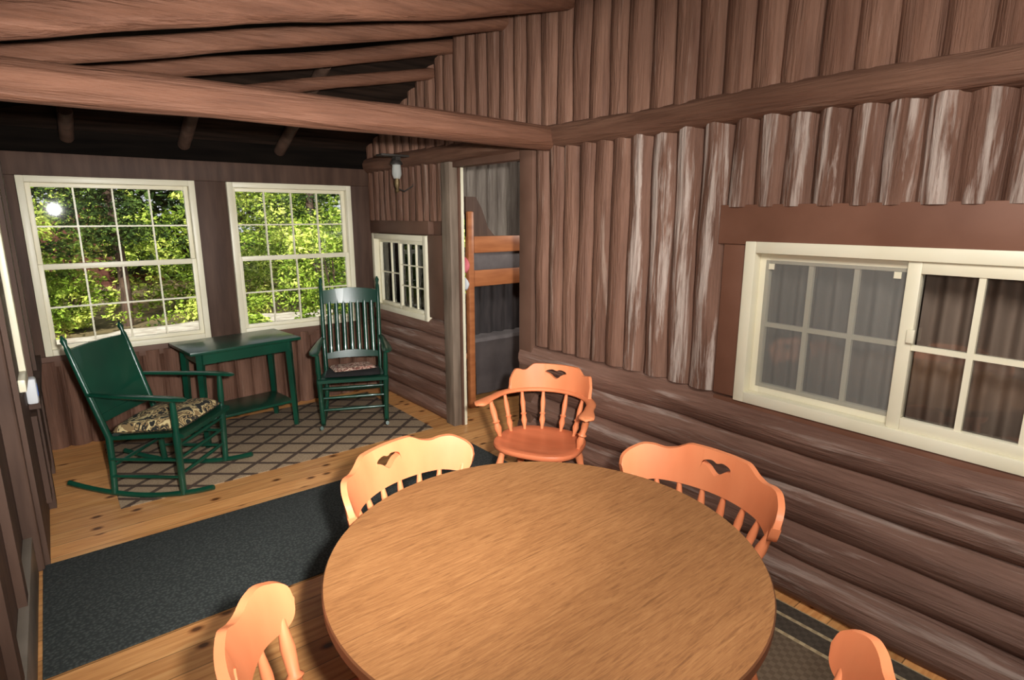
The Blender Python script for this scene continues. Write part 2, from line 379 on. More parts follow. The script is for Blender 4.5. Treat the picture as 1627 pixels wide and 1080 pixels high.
def slab(name,poly,zf,t,mat):
    bm=bmesh.new(); lo=[bm.verts.new((x,y,zf(x,y))) for x,y in poly]; hi=[bm.verts.new((x,y,zf(x,y)+t)) for x,y in poly]
    bm.faces.new(lo); bm.faces.new(hi)
    for i in range(len(poly)):
        j=(i+1)%len(poly); bm.faces.new((lo[i],lo[j],hi[j],hi[i]))
    return struct(obj(name,bm,mat,smooth=False))
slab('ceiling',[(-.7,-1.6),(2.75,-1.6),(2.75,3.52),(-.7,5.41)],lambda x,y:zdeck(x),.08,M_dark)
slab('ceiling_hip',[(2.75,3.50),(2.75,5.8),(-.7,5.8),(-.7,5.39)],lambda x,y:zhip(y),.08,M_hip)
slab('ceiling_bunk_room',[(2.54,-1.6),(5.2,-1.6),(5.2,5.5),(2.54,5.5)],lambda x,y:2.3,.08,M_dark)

# ------------------------------------------------------------ far wall
LW=(-.122,.968,.703,1.974); RW=(1.202,2.267,.703,1.974)
bm=bmesh.new()
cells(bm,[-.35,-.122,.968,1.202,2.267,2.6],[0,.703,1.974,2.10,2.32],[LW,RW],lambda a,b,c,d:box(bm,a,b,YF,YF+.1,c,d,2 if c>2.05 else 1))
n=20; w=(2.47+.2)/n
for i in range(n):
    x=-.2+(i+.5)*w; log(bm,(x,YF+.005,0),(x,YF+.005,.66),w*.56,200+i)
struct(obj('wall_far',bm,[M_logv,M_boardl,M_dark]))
trim(10,[(-.2,XR,YF-.045,YF+.01,1.975,2.13)],M_boardl)
trim(11,[(-.2,XR,YF-.05,YF+.01,.62,.70)],M_board)
trim(12,[(.97,1.20,YF-.04,YF+.01,.70,1.975)],M_boardl)
trim(13,[(2.27,XR,YF-.04,YF+.01,.70,1.975),(-.2,-.124,YF-.04,YF+.01,.70,1.975)],M_boardl)
BW=(2.60,3.70,.80,1.72)  # added opening: woods seen through the porch window replace reflections in its panes
bm=bmesh.new()
cells(bm,[2.54,2.60,3.70,5.2],[0,.80,1.72,2.35],[BW],lambda a,b,c,d:box(bm,a,b,5.33,5.42,c,d,1))
for i in range(18):
    x=2.60+i*.14+.07
    if x<BW[1]+.03:
        log(bm,(x,5.32,0),(x,5.32,BW[2]-.03),.076,260+i); log(bm,(x,5.32,BW[3]+.03),(x,5.32,2.3),.076,290+i)
    else: log(bm,(x,5.32,0),(x,5.32,2.3),.076,260+i)
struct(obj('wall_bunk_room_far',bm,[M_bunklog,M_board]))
bm=bmesh.new(); box(bm,5.1,5.2,-1.6,5.42,0,2.4); struct(obj('wall_bunk_room_side',bm,M_board,smooth=False))
bm=bmesh.new(); box(bm,2.54,5.1,2.55,2.65,0,2.4); struct(obj('wall_partition',bm,M_board,smooth=False))
# ------------------------------------------------------------ left / back walls
bm=bmesh.new(); box(bm,-.36,-.2,3.45,5.42,0,2.5)
for yy in (4.15,4.75): box(bm,-.2,-.165,yy,yy+.11,0,2.36)
box(bm,-.2,-.15,4.0,5.3,.66,.72); box(bm,-.2,-.175,4.0,5.3,.1,.62)
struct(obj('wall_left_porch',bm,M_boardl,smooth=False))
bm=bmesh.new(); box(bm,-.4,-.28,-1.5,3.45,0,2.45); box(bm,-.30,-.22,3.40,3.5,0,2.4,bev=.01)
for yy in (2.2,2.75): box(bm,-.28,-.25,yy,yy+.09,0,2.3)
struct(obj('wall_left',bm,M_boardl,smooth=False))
bm=bmesh.new(); box(bm,-.4,5.2,-1.6,-1.5,0,3.0); struct(obj('wall_back',bm,M_board,smooth=False))
bm=bmesh.new(); box(bm,-.28,-.245,1.2,3.38,0,.2,bev=.003); struct(obj('baseboard_left',bm,M_base))
trim(14,[(-.2,-.172,3.72,3.80,.88,1.75),(-.2,-.172,3.50,3.72,.88,.94)],M_cream)

# ------------------------------------------------------------ windows
def window(n,mp,u0,u1,v0,v1,kind,label,screen=False,glass=None):
    e=struct(empty('window_%d'%n)); e['label']=label
    F=.044 if n<3 else .05; glass=glass or M_glass; B0=-.05 if n in(1,2,5) else -.038
    def part(name,bs,mat,bev=.003):
        bm=bmesh.new()
        for b in bs: box(bm,*mp(*b),bev=bev)
        return obj(name,bm,mat,parent=e)
    part('frame',[(u0,u0+F,v0,v1,B0,.06),(u1-F,u1,v0,v1,B0,.06),(u0+F,u1-F,v1-F,v1,B0,.06),(u0+F,u1-F,v0,v0+F,B0,.06)],M_cream)
    if kind=='plain': return e
    a,b,c,d=u0+F,u1-F,v0+F,v1-F
    def sash(a,b,c,d,w,cols,rows,s=.03,g=.016,st=None,sb=None):
        st=st or s; sb=sb or s
        bs=[(a,a+s,c,d,w,w+.03),(b-s,b,c,d,w,w+.03),(a+s,b-s,c,c+sb,w,w+.03),(a+s,b-s,d-st,d,w,w+.03)]
        part('sash',bs,M_cream,.002)
        ms=[]
        for i in range(1,cols):
            x=a+s+(b-a-2*s)*i/cols; ms.append((x-g/2,x+g/2,c+sb,d-st,w+.006,w+.024))
        for j in range(1,rows):
            y=c+sb+(d-c-st-sb)*j/rows; ms.append((a+s,b-s,y-g/2,y+g/2,w+.007,w+.023))
        part('muntin_grid',ms,M_cream,0)
        part('glass_pane',[(a+s*.5,b-s*.5,c+sb*.5,d-st*.5,w+.003,w+.005)],glass,0)
    if kind=='hung':
        m=(c+d)/2
        sash(a,b,m-.015,d,-.03,4,2,g=.012); sash(a,b,c,m+.025,.004,4,2,g=.012,st=.040)
    else:
        m=(a+b)/2
        s=.045
        if kind=='slide':
            sash(m-.02,b,c,d,-.02,3,2,s,.02); sash(a,m+.02,c,d,.014,3,2,s,.02)
            part('sash_latch',[(m-.035,m-.01,(c+d)/2+.02,(c+d)/2+.07,.044,.06)],M_cream)
        else:
            sash(m-.01,b,c,d,-.02,2,2,.03,.010); sash(a,m+.01,c,d,.010,3,3,.03,.010)
        if screen:
            k=.03
            part('insect_screen',[(m+k,b-k,c+k,d-k,.0125,.013)],M_screen,0)
            part('screen_tab',[(m+.045,m+.07,d-.07,d-.045,.014,.017),(b-.07,b-.045,d-.07,d-.045,.014,.017)],M_cream,0)
    return e
far=lambda u0,u1,v0,v1,w0,w1:(u0,u1,YF-w1,YF-w0,v0,v1)
rgt=lambda u0,u1,v0,v1,w0,w1:(XR-w1,XR-w0,u0,u1,v0,v1)
window(1,far,*LW,'hung','cream double-hung window with divided panes facing the woods')
window(2,far,*RW,'hung','cream double-hung window with divided panes beside the corner')
window(3,rgt,*WM,'slide','cream sliding window with insect screen in the log wall',True)
window(4,rgt,*WS,'slide2','small cream sliding window in the porch log wall',False)
window(5,far,*BW,'plain','added bunk room opening showing woods through the small porch window')

def curtain(name,x,y0,y1,z0,z1,mat,label):
    bm=bmesh.new(); n=160; rows=[]
    for z in (z1,(z0+z1)/2,z0):
        rows.append([bm.verts.new((x+.02*sin(i*.42)+.012*noise.noise((i*.1,z,0)),y0+(y1-y0)*i/n,z)) for i in range(n+1)])
    for a,b in zip(rows,rows[1:]):
        for i in range(n): bm.faces.new((a[i],a[i+1],b[i+1],b[i]))
    return tag(obj(name,bm,mat),label,'curtain')
curtain('window_curtain',2.64,-.1,.74,.7,1.75,M_curt,'brown gathered curtain hanging behind the sliding window')
curtain('window_curtain',2.64,.76,1.6,.7,1.75,M_curtg,'grey gathered curtain hanging behind the window screen')

# ------------------------------------------------------------ rugs
def rug(name,x0,x1,y0,y1,h,mat,label,rot=0,z=0):
    bm=bmesh.new(); a=(x1-x0)/2; b=(y1-y0)/2; box(bm,-a,a,-b,b,0,h,bev=h*.3)
    o=obj(name,bm,mat,loc=((x0+x1)/2,(y0+y1)/2,z+.0005),rot=(0,0,radians(rot)))
    return tag(o,label,'rug')
rug('floor_mat',-.23,2.33,2.53,3.44,.008,M_mat,'long charcoal rubber-backed mat on pine floor boards')
rug('area_rug',.13,2.27,3.89,5.15,.006,M_rug,'beige and brown diamond lattice rug under the rocking chairs')
rug('area_rug',.72,2.375,-.4,1.50,.006,M_srug,'dark rug with cream border stripes under the dining table')

# ------------------------------------------------------------ dining table
TC=(1.015,1.125)
t=tag(empty('dining_table',(TC[0],TC[1],.007)),'round wood-grain laminate dining table with a centre leaf seam','table')
bm=bmesh.new()
def halfdisc(bm,half,R,z0,z1,n=64):
    vs=[]
    for i in range(n+1):
        a=pi*i/n; vs.append((R*cos(a),half*(.0006+R*sin(a))))
    lo=[bm.verts.new((x,y,z0)) for x,y in vs]; hi=[bm.verts.new((x,y,z1-.004)) for x,y in vs]
    hi2=[bm.verts.new((x*.994,(y if abs(y)<.003 else y*.994),z1)) for x,y in vs]
    bm.faces.new(lo).material_index=1; bm.faces.new(hi2).material_index=0
    m=len(vs)
    for i in range(m):
        j=(i+1)%m
        bm.faces.new((lo[i],lo[j],hi[j],hi[i])).material_index=1; bm.faces.new((hi[i],hi[j],hi2[j],hi2[i])).material_index=1
halfdisc(bm,1,.618,.715,.743); halfdisc(bm,-1,.618,.715,.743)
obj('table_top',bm,[M_table,M_tedge],parent=t,ang=25)
bm=bmesh.new(); sweep(bm,[(0,0,.67),(0,0,.716)],[.5,.52],48); obj('table_apron',bm,M_tedge,parent=t)
bm=bmesh.new(); turned(bm,(0,0,.06),(0,0,.68),[(0,.10),(.08,.11),(.2,.07),(.4,.06),(.6,.09),(.75,.07),(.9,.1),(1,.16)],24)
obj('pedestal',bm,M_tedge,parent=t)
for k in range(4):
    bm=bmesh.new(); a=pi/4+k*pi/2; c,s=cos(a),sin(a)
    sweep(bm,[(c*r,s*r,z) for r,z in[(.05,.14),(.16,.13),(.28,.075),(.36,.03)]],[(.04,.035),(.038,.035),(.03,.03),(.026,.026)],10)
    obj('foot',bm,M_tedge,parent=t)

# ------------------------------------------------------------ dining chairs
def smoothstep(a,b,x):
    t=min(1,max(0,(x-a)/(b-a))); return t*t*(3-2*t)
def bow(phi,k=1.0):
    s=-1 if phi<0 else 1; p=abs(phi)
    if p<=90: x=.285*sin(radians(p)); y=-.255*cos(radians(p))
    else: x=.285+.03*(p-90)/40; y=.17*(p-90)/40
    return Vector((s*x*k,y*k-.0,0))
def seat_and_base():
    P=[]
    bm=bmesh.new(); n=40; rings=[]
    def outline(a,k):
        x=cos(a); y=sin(a); e=2.6
        r=(abs(x)**e+abs(y)**e)**(-1/e)
        return x*r*.255*k*(1+.04*(y>0)*y), y*r*.225*k+.0
    for k,z in [(0.0,.432),(.45,.434),(.75,.444),(.93,.452),(.985,.449),(1,.44),(.99,.425),(.93,.415),(0,.415)]:
        if k==0: rings.append([bm.verts.new((0,0,z))]); continue
        rings.append([bm.verts.new((*outline(2*pi*i/n,k),z)) for i in range(n)])
    for A,B in zip(rings,rings[1:]):
        for i in range(n):
            j=(i+1)%n
            if len(A)==1: bm.faces.new((A[0],B[i],B[j]))
            elif len(B)==1: bm.faces.new((A[i],B[0],A[j]))
            else: bm.faces.new((A[i],A[j],B[j],B[i]))
    P.append(('seat',bm,M_oseat))
    prof=[(0,.012),(.04,.016),(.12,.014),(.3,.021),(.42,.024),(.5,.017),(.53,.024),(.57,.017),(.75,.024),(.9,.018),(1,.016)]
    for sx in(-1,1):
        for sy in(-1,1):
            bm=bmesh.new(); turned(bm,(sx*.235,sy*.225,0),(sx*.165,sy*.15,.42),prof,12); P.append(('leg',bm,M_orange))
    sp=[(0,.009),(.2,.011),(.45,.017),(.5,.018),(.55,.017),(.8,.011),(1,.009)]
    for a,b in [((-.213,.2,.13),(.213,.2,.13)),((-.213,-.2,.16),(.213,-.2,.16)),((-.21,-.2,.18),(-.21,.2,.18)),((.21,-.2,.18),(.21,.2,.18))]:
        bm=bmesh.new(); turned(bm,a,b,sp,10); P.append(('stretcher',bm,M_orange))
    return P
PRS=[(0,.009),(.1,.010),(.25,.018),(.38,.012),(.42,.019),(.46,.012),(.7,.015),(.9,.010),(1,.009)]
def crest(plan,phmax,hf,z0,lo,holec,th=.0115,lean=.18,hw=.27,hs=1.0):
    """curved crest board with a heart-like cut-out; hf(a)=top height over z0"""
    bm=bmesh.new(); n=128; F=[];Bk=[]
    for i in range(n+1):
        s=-1+2*i/n; ph=s*phmax; a=abs(s)
        h=hf(a); l=lo(a) if callable(lo) else lo
        if a<hw:
            e=(1-(a/hw)**2)**.5
            hu=holec+hs*(.019*e-.009*exp(-(s/(hw*.22))**2)); hl=holec-hs*(.008*e+.030*exp(-(s/(hw*.46))**2))
        else: hu=hl=.5*(h+l)
        p=plan(ph); q2=plan(ph+.5); tg=(q2-p).normalized(); nrm=Vector((tg.y,-tg.x,0))
        for S,arr in((1,F),(-1,Bk)):
            col=[]
            for kk,z in enumerate((l,hl,hu,h)):
                q=p+nrm*(S*th*(1,1,1,.7)[kk]+lean*max(z,0)); col.append(bm.verts.new((q.x,q.y,z0+z)))
            arr.append(col)
    hole=lambda i: abs(-1+2*i/n)<hw
    for i in range(n):
        A,B=F[i],F[i+1]; C,D=Bk[i],Bk[i+1]
        for r in (0,2):
            bm.faces.new((A[r],B[r],B[r+1],A[r+1])); bm.faces.new((C[r],C[r+1],D[r+1],D[r]))
        if hole(i) or hole(i+1):
            for r in(1,2): bm.faces.new((A[r],B[r],D[r],C[r]))
        bm.faces.new((A[0],B[0],D[0],C[0])); bm.faces.new((A[3],B[3],D[3],C[3]))
    for i in(0,n):
        for r in (0,2): bm.faces.new((F[i][r],F[i][r+1],Bk[i][r+1],Bk[i][r]))
    bmesh.ops.remove_doubles(bm,verts=bm.verts,dist=.0004)
    return bm
def armchair_parts():
    P=seat_and_base()
    for ph in (-100,-68,-42,-15,15,42,68,100):
        A=bow(ph,1.0); B=bow(ph,.80); B.y=max(min(B.y*.95,.16),-.195)
        bm=bmesh.new(); thick=1.3 if abs(ph)==100 else 1.05
        turned(bm,(B.x,B.y,.44),(A.x,A.y,.665),[(t,r*thick) for t,r in PRS],10); P.append(('spindle',bm,M_orange))
    bm=bmesh.new(); pts=[];rad=[]
    for i in range(53):
        ph=-130+260*i/52; p=bow(ph); dd=smoothstep(95,118,abs(ph))*(1-.75*smoothstep(124,130,abs(ph)))
        wd=.027+.014*dd
        if abs(ph)>=129.9: wd=.012
        pts.append((p.x,p.y,.675-.006*smoothstep(90,130,abs(ph)))); rad.append((.014 if abs(ph)<129 else .007,wd))
    sweep(bm,pts,rad,14); P.append(('armrest',bm,M_orange))
    def hf(a):
        h=.060+.062*smoothstep(1.0,.80,a)+.026*smoothstep(.60,.42,a)-.010*exp(-((a-.64)/.08)**2)
        return h*(1-.75*smoothstep(.95,1.0,a))
    P.append(('backrest',crest(bow,60,hf,.68,-.004,.102,hw=.22),M_orange))
    return P
def splan(ph): return Vector((.325*sin(radians(ph)),-.245*cos(radians(ph)),0))
def sidechair_parts():
    P=seat_and_base(); ZB=.678
    for ph in (-62,-42,-25,-8,8,25,42,62):
        A=splan(ph); B=Vector((A.x*.70,max(A.y*.80,-.195),0)); th=1.3 if abs(ph)==62 else 1
        bm=bmesh.new(); turned(bm,(B.x,B.y,.44),(A.x,A.y,ZB+.01),[(t,r*th) for t,r in PRS],10); P.append(('spindle',bm,M_orange))
    def hf(a):
        h=.100+.028*smoothstep(.95,.70,a)+.022*smoothstep(.42,.26,a)-.010*exp(-((a-.50)/.09)**2)
        if a>.86: h=.045+(h-.045)*max(0,1-((a-.86)/.14)**2)**.5
        return h
    def lo(a):
        l=-.004-.014*smoothstep(.55,.85,a)
        if a>.88: l=.045+(l-.045)*max(0,1-((a-.88)/.12)**2)**.5
        return l
    P.append(('backrest',crest(splan,72,hf,ZB,lo,.098,th=.015,lean=.2,hw=.145,hs=1.0),M_orange))
    return P
def place(parts_fn,loc,ang,label):
    e=tag(empty('dining_chair',loc,(0,0,radians(ang-90))),label,'chair',group='dining chairs around the round table')
    return e,[obj(nm,bm,mt,parent=e,ang=50) for nm,bm,mt in parts_fn()]
place(armchair_parts,(2.05,2.32,.001),208,'orange maple captain armchair standing near the bunk room door')
CH=[((1.60,1.09,.0075),181,'orange maple spindle-back chair between the table and log wall'),
    ((.995,1.70,.001),286,'orange maple spindle-back chair tucked in beside the charcoal mat'),
    ((.430,1.09,.001),-5,'orange maple spindle-back chair pushed in at the window side'),
    ((1.00,.52,.0075),90,'orange maple spindle-back chair on the striped rug')]
e0,parts0=place(sidechair_parts,*CH[0])
for loc,ang,lab in CH[1:]:
    e=e0.copy(); COL.objects.link(e); e.location=loc; e.rotation_euler=(0,0,radians(ang-90)); e['label']=lab
    for p in parts0:
        q=p.copy(); q.parent=e; COL.objects.link(q)

# ------------------------------------------------------------ rocking chairs
def rocker_chair(loc,ang,label,top,ytop,panel):
    e=tag(empty('rocking_chair',loc,(0,0,radians(ang-90))),label,'chair')
    def add(nm,bm): return obj(nm,bm,M_green,parent=e,ang=50)
    def back(z):
        return -.22+(ytop+.22)*((z-.38)/(top-.38)) if z>.38 else -.22
    for s in(-1,1):
        bm=bmesh.new(); pts=[];rad=[]
        for i in range(17):
            y=-.50+.90*i/16; pts.append((s*.25,y,.018+.33*(y+.02)**2)); rad.append((.017,.014))
        sweep(bm,pts,rad,8); add('rocker',bm)
        bm=bmesh.new(); turned(bm,(s*.25,.21,.03),(s*.265,.22,.635),[(0,.018),(.3,.02),(.5,.021),(.62,.024),(.68,.016),(.75,.021),(.9,.018),(1,.014)],12); add('leg',bm)
        bm=bmesh.new(); pts=[(s*.25,-.22,.03),(s*.235,-.22,.2),(s*.23,-.22,.38),(s*.235,back(.6),.6),(s*.24,back(top-.1),top-.1),(s*.24,back(top),top),(s*.24,back(top+.02),top+.02),(s*.24,back(top+.05),top+.05),(s*.24,back(top+.08),top+.08)]
        sweep(bm,pts,[.018,.019,.02,.019,.017,.016,.010,.018,.004],12); add('back_post',bm)
        bm=bmesh.new(); yb=back(.65)
        P=[(s*.245,yb,.655),(s*.262,yb+.15,.652),(s*.275,.1,.65),(s*.28,.22,.645),(s*.278,.29,.64),(s*.275,.31,.638)]
        sweep(bm,P,[(.011,.020),(.012,.026),(.012,.036),(.013,.042),(.012,.034),(.007,.018)],12); add('armrest',bm)
        for zz in(.14,.25):
            bm=bmesh.new(); sweep(bm,[(s*.25,-.22,zz),(s*.25,.0,zz),(s*.253,.21,zz)],[.009,.012,.009],8); add('stretcher',bm)
    for zz in(.16,.26,.34):
        bm=bmesh.new(); sweep(bm,[(-.25,.212,zz),(0,.212,zz),(.25,.212,zz)],[.009,.013,.009],8); add('stretcher',bm)
    bm=bmesh.new(); sweep(bm,[(-.235,-.22,.2),(0,-.22,.2),(.235,-.22,.2)],[.009,.013,.009],8); add('stretcher',bm)
    bm=bmesh.new(); n=12; g=[]
    for zt in(0,1):
        g.append([[bm.verts.new(((-1+2*i/n)*(.225+.045*j/n),-.235+.50*j/n,.385+.05*j/n-.02*sin(pi*j/n)*(1-(2*i/n-1)**2)-(0 if zt else .025)-(.015 if j==n else 0))) for i in range(n+1)] for j in range(n+1)])
    for k in(0,1):
        for j in range(n):
            for i in range(n): bm.faces.new((g[k][j][i],g[k][j][i+1],g[k][j+1][i+1],g[k][j+1][i]))
    for i in range(n):
        for (a,b) in(((0,i),(0,i+1)),((n,i),(n,i+1)),((i,0),(i+1,0)),((i,n),(i+1,n))):
            bm.faces.new((g[0][a[0]][a[1]],g[0][b[0]][b[1]],g[1][b[0]][b[1]],g[1][a[0]][a[1]]))
    add('seat',bm)
    bm=bmesh.new(); ar=.006 if panel else .02
    def rail(z,hh,curve,tk=.011):
        nn=16; cols=[]
        for i in range(nn+1):
            s=-1+2*i/nn; x=s*.232; c=-curve*(1-s*s); arch=ar*(1-s*s)
            cols.append([(x,back(z-hh)+c-tk,z-hh),(x,back(z-hh)+c+tk,z-hh),(x,back(z+hh)+c+tk,z+hh+arch),(x,back(z+hh)+c-tk,z+hh+arch)])
        vs=[[bm.verts.new(q) for q in c] for c in cols]
        for a,b in zip(vs,vs[1:]):
            for k in range(4): bm.faces.new((a[k],a[(k+1)%4],b[(k+1)%4],b[k]))
        bm.faces.new(vs[0]); bm.faces.new(vs[-1])
    if panel:
        rail(top-.05,.045,.012); rail(.50,.022,.010)
        rail((top-.095+.52)/2,(top-.095-.52)/2+.01,.010,.007)
    else:
        rail(top-.09,.055,.035); rail(.50,.022,.03)
        for i in range(7):
            s=-1+2*(i+.5)/7; x=s*.21; c=-.03*(1-s*s); za,zb=.50,top-.13
            sweep(bm,[(x,back(z)+c+.0,z) for z in (za,(za+zb)/2,zb)],[(.017,.007)]*3,10)
    add('backrest',bm)
    return e
RL=((.45,4.12,.008),-40); RR=((1.87,4.50,.008),-114)
rocker_chair(*RL,'dark green painted rocking chair with a solid panel back',.93,-.38,True)
rocker_chair(*RR,'dark green slat-back rocking chair with a folded cloth on its seat',1.09,-.38,False)
def cushion(name,chair,w,d,h,z,dy,mat,label,tilt=5,rz=0,cat='cushion'):
    bm=bmesh.new(); n=18; T=[];B=[]
    for j in range(n+1):
        for i in range(n+1):
            u=-1+2*i/n; v=-1+2*j/n
            k=max(0,(1-abs(u)**5)*(1-abs(v)**5))**.5
            wob=.25*noise.noise((u*1.6+z*9,v*1.6,0))
            T.append(bm.verts.new((u*w,v*d,h*(.35+k*(.65+wob))))); B.append(bm.verts.new((u*w,v*d,h*(.35-k*.35))))
    f=lambda A,i,j:A[j*(n+1)+i]
    for j in range(n):
        for i in range(n):
            bm.faces.new((f(T,i,j),f(T,i+1,j),f(T,i+1,j+1),f(T,i,j+1))); bm.faces.new((f(B,i,j),f(B,i,j+1),f(B,i+1,j+1),f(B,i+1,j)))
    bmesh.ops.remove_doubles(bm,verts=bm.verts,dist=.0005)
    (lx,ly,lz),a=chair; r=radians(a-90)
    x=lx-sin(r)*dy; y=ly+cos(r)*dy
    return tag(obj(name,bm,mat,loc=(x,y,lz+z),rot=(radians(tilt),0,r+radians(rz))),label,cat)
cushion('seat_cushion',RL,.24,.22,.095,.402,.02,M_camo,'black and tan leaf-print cushion on the green rocking chair')
cushion('seat_cushion',RR,.215,.21,.035,.405,.02,M_padd,'thin black seat pad on the slat-back rocking chair')
cushion('folded_cloth',RR,.17,.15,.035,.446,.03,M_plaid,'folded brown and pink floral cloth on the seat pad',5,12,'cloth')

# ------------------------------------------------------------ green side table
t=tag(empty('side_table',(1.06,4.82,.008),(0,0,radians(7))),'dark green painted side table with a low shelf','table')
bm=bmesh.new(); box(bm,-.41,.41,-.25,.25,.715,.74,bev=.004); obj('table_top',bm,M_green,parent=t)
bm=bmesh.new()
for b in[(-.33,.33,-.2,-.18,.63,.715),(-.33,.33,.18,.2,.63,.715),(-.34,-.32,-.2,.2,.63,.715),(.32,.34,-.2,.2,.63,.715)]: box(bm,*b)
obj('apron',bm,M_green,parent=t)
bm=bmesh.new(); box(bm,-.34,.34,-.19,.19,.19,.21,bev=.003); obj('shelf',bm,M_green,parent=t)
for sx in(-1,1):
    for sy in(-1,1):
        bm=bmesh.new(); 
        sweep(bm,[(sx*.345,sy*.195,0),(sx*.338,sy*.19,.3),(sx*.33,sy*.185,.715)],[.022,.026,.03],4); obj('leg',bm,M_green,parent=t)

# ------------------------------------------------------------ wall lamp
t=tag(empty('wall_lamp',(2.31,4.42,2.0)),'old iron and clear glass lantern lamp hung beneath the wall beam','lamp')
t.scale=(1.1,1.1,1.1)
bm=bmesh.new()
box(bm,-.14,.13,-.05,.05,.155,.17,bev=.004); box(bm,-.02,.02,-.03,.03,.12,.16); sweep(bm,[(.12,0,.16),(.15,0,.06),(.13,0,-.05),(.06,0,-.09),(0,0,-.07)],[.006]*5,8)
obj('bracket',bm,M_metal,parent=t)
bm=bmesh.new(); turned(bm,(0,0,.10),(0,0,.14),[(0,.045),(.3,.045),(.8,.03),(1,.02)],20); obj('lamp_shade',bm,M_metal,parent=t)
bm=bmesh.new(); turned(bm,(0,0,.0),(0,0,.105),[(0,.024),(.3,.036),(.6,.034),(1,.03)],20); obj('glass_chimney',bm,M_chim,parent=t)
bm=bmesh.new(); turned(bm,(0,0,-.1),(0,0,.01),[(0,.006),(.1,.014),(.25,.008),(.45,.018),(.7,.02),(.9,.014),(1,.018)],16); obj('brass_font',bm,M_brass,parent=t)

# ------------------------------------------------------------ wall dispenser
t=tag(empty('soap_dispenser',(-.2,3.95,.78)),'small white plastic dispenser with blue label on the brown wall','dispenser')
bm=bmesh.new(); box(bm,0,.05,-.04,.04,-.07,.07,bev=.012); obj('body',bm,M_white,parent=t)
bm=bmesh.new(); box(bm,.048,.052,-.025,.025,-.03,.03,bev=.001); obj('label_patch',bm,M_blue,parent=t)

# ------------------------------------------------------------ bunk bed
BX=2.79; BD=.74
t=tag(empty('bunk_bed',(BX,4.10,0)),'orange-brown pine bunk bed with grey bedding seen through doorway','bed')
def bpart(nm,b,mat,bev=.005):
    bm=bmesh.new(); 
    for q in b: box(bm,*q,bev=bev)
    return obj(nm,bm,mat,parent=t)
for px,py in((0,0),(1.95,0),(0,BD),(1.95,BD)): bpart('post',[(px,px+.06,py,py+.06,0,1.74 if py==0 else 1.45)],M_pine,.012)
bpart('guard_rail',[(.06,1.95,.0,.025,1.39,1.53)],M_pine)
bpart('upper_side_rail',[(.06,1.95,.0,.025,1.10,1.24)],M_pine)
bpart('lower_side_rail',[(.06,1.95,.03,.05,.30,.42)],M_plum)
for z in(.45,1.1): bpart('ladder_rung',[(.0,.03,.06,BD,z,z+.05)],M_pine)
bpart('upper_mattress',[(.06,1.94,.04,BD-.02,1.22,1.40)],M_greybed,.03)
bpart('lower_mattress',[(.06,1.94,.02,BD-.02,.40,.64)],M_greybed,.04)
n=120
bm=bmesh.new()
A=[bm.verts.new((.07+1.85*i/n,.14+.015*sin(i*.7),1.1)) for i in range(n+1)]; B=[bm.verts.new((.07+1.85*i/n,.15+.02*sin(i*.7),.64)) for i in range(n+1)]
for i in range(n): bm.faces.new((A[i],A[i+1],B[i+1],B[i]))
obj('bed_curtain',bm,M_plum,parent=t)
bm=bmesh.new()
A=[bm.verts.new((.065+1.87*i/n,.012+.004*sin(i*.5),.60)) for i in range(n+1)]; B=[bm.verts.new((.065+1.87*i/n,.004+.008*sin(i*.5),.12)) for i in range(n+1)]
for i in range(n): bm.faces.new((A[i],A[i+1],B[i+1],B[i]))
obj('bed_skirt',bm,M_skirt,parent=t)
bm=bmesh.new()
v=[(-.06,0),(.24,0),(.17,.07),(.10,.24),(.04,.33),(-.06,.33)]
a=[bm.verts.new((x+.06,.03,1.53+z)) for x,z in v]; b=[bm.verts.new((x+.06,.055,1.53+z)) for x,z in v]
bm.faces.new(a);bm.faces.new(b)
for i in range(6): bm.faces.new((a[i],a[(i+1)%6],b[(i+1)%6],b[i]))
obj('headboard_bracket',bm,M_boardl,parent=t)
def bundle(z,mt,lab,r):
    bm=bmesh.new(); bmesh.ops.create_uvsphere(bm,u_segments=16,v_segments=10,radius=r)
    for q in bm.verts: q.co+=Vector((0,0,.02))*noise.noise(q.co*20); q.co.z*=1.2; q.co.x*=.5
    tag(obj('hanging_cloth',bm,mt,loc=(BX-.035,4.10,z)),lab,'cloth')
bundle(1.29,M_pink,'pink cloth bundle hanging on the bunk post',.055)
bundle(1.13,M_white,'small white cloth bundle hanging on the bunk post',.045)

# ------------------------------------------------------------ outdoors
M_ground=mk('forest_ground',(64,58,34),(124,108,74),1.5,(1,1,1),.95,.3)
M_path=mk('gravel_path',(150,142,130),(186,180,168),6,(1,1,1),.95,.3)
M_bark=mk('tree_bark',(58,44,36),(96,76,62),4,(6,6,1),.9,.5)
M_hut=mk('red_cabin_siding',(84,46,36),(104,60,48),3,(1,1,9),.8)
M_water=mk('lake_water',(150,185,205),(170,200,215),2,(1,1,1),.15)
def leafmat(name,a,b,c,lo=.38,hi=.62):
    m,nt,bs=base(name); v=coords(nt); n=N(nt,'ShaderNodeTexNoise'); n.inputs['Scale'].default_value=1.2; n.inputs['Detail'].default_value=9; n.inputs['Roughness'].default_value=.8
    nt.links.new(v,n.inputs['Vector']); r=ramp(nt,[(lo,lin(a)),((lo+hi)/2,lin(b)),(hi,lin(c))]); nt.links.new(n.outputs['Fac'],r.inputs['Fac'])
    nt.links.new(r.outputs['Color'],bs.inputs['Base Color']); bs.inputs['Roughness'].default_value=.7; bs.inputs['Specular IOR Level'].default_value=.2
    return m
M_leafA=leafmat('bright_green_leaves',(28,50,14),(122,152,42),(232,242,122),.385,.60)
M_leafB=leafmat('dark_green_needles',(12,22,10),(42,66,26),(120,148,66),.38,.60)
bm=bmesh.new()
bmesh.ops.create_grid(bm,x_segments=40,y_segments=30,size=1)
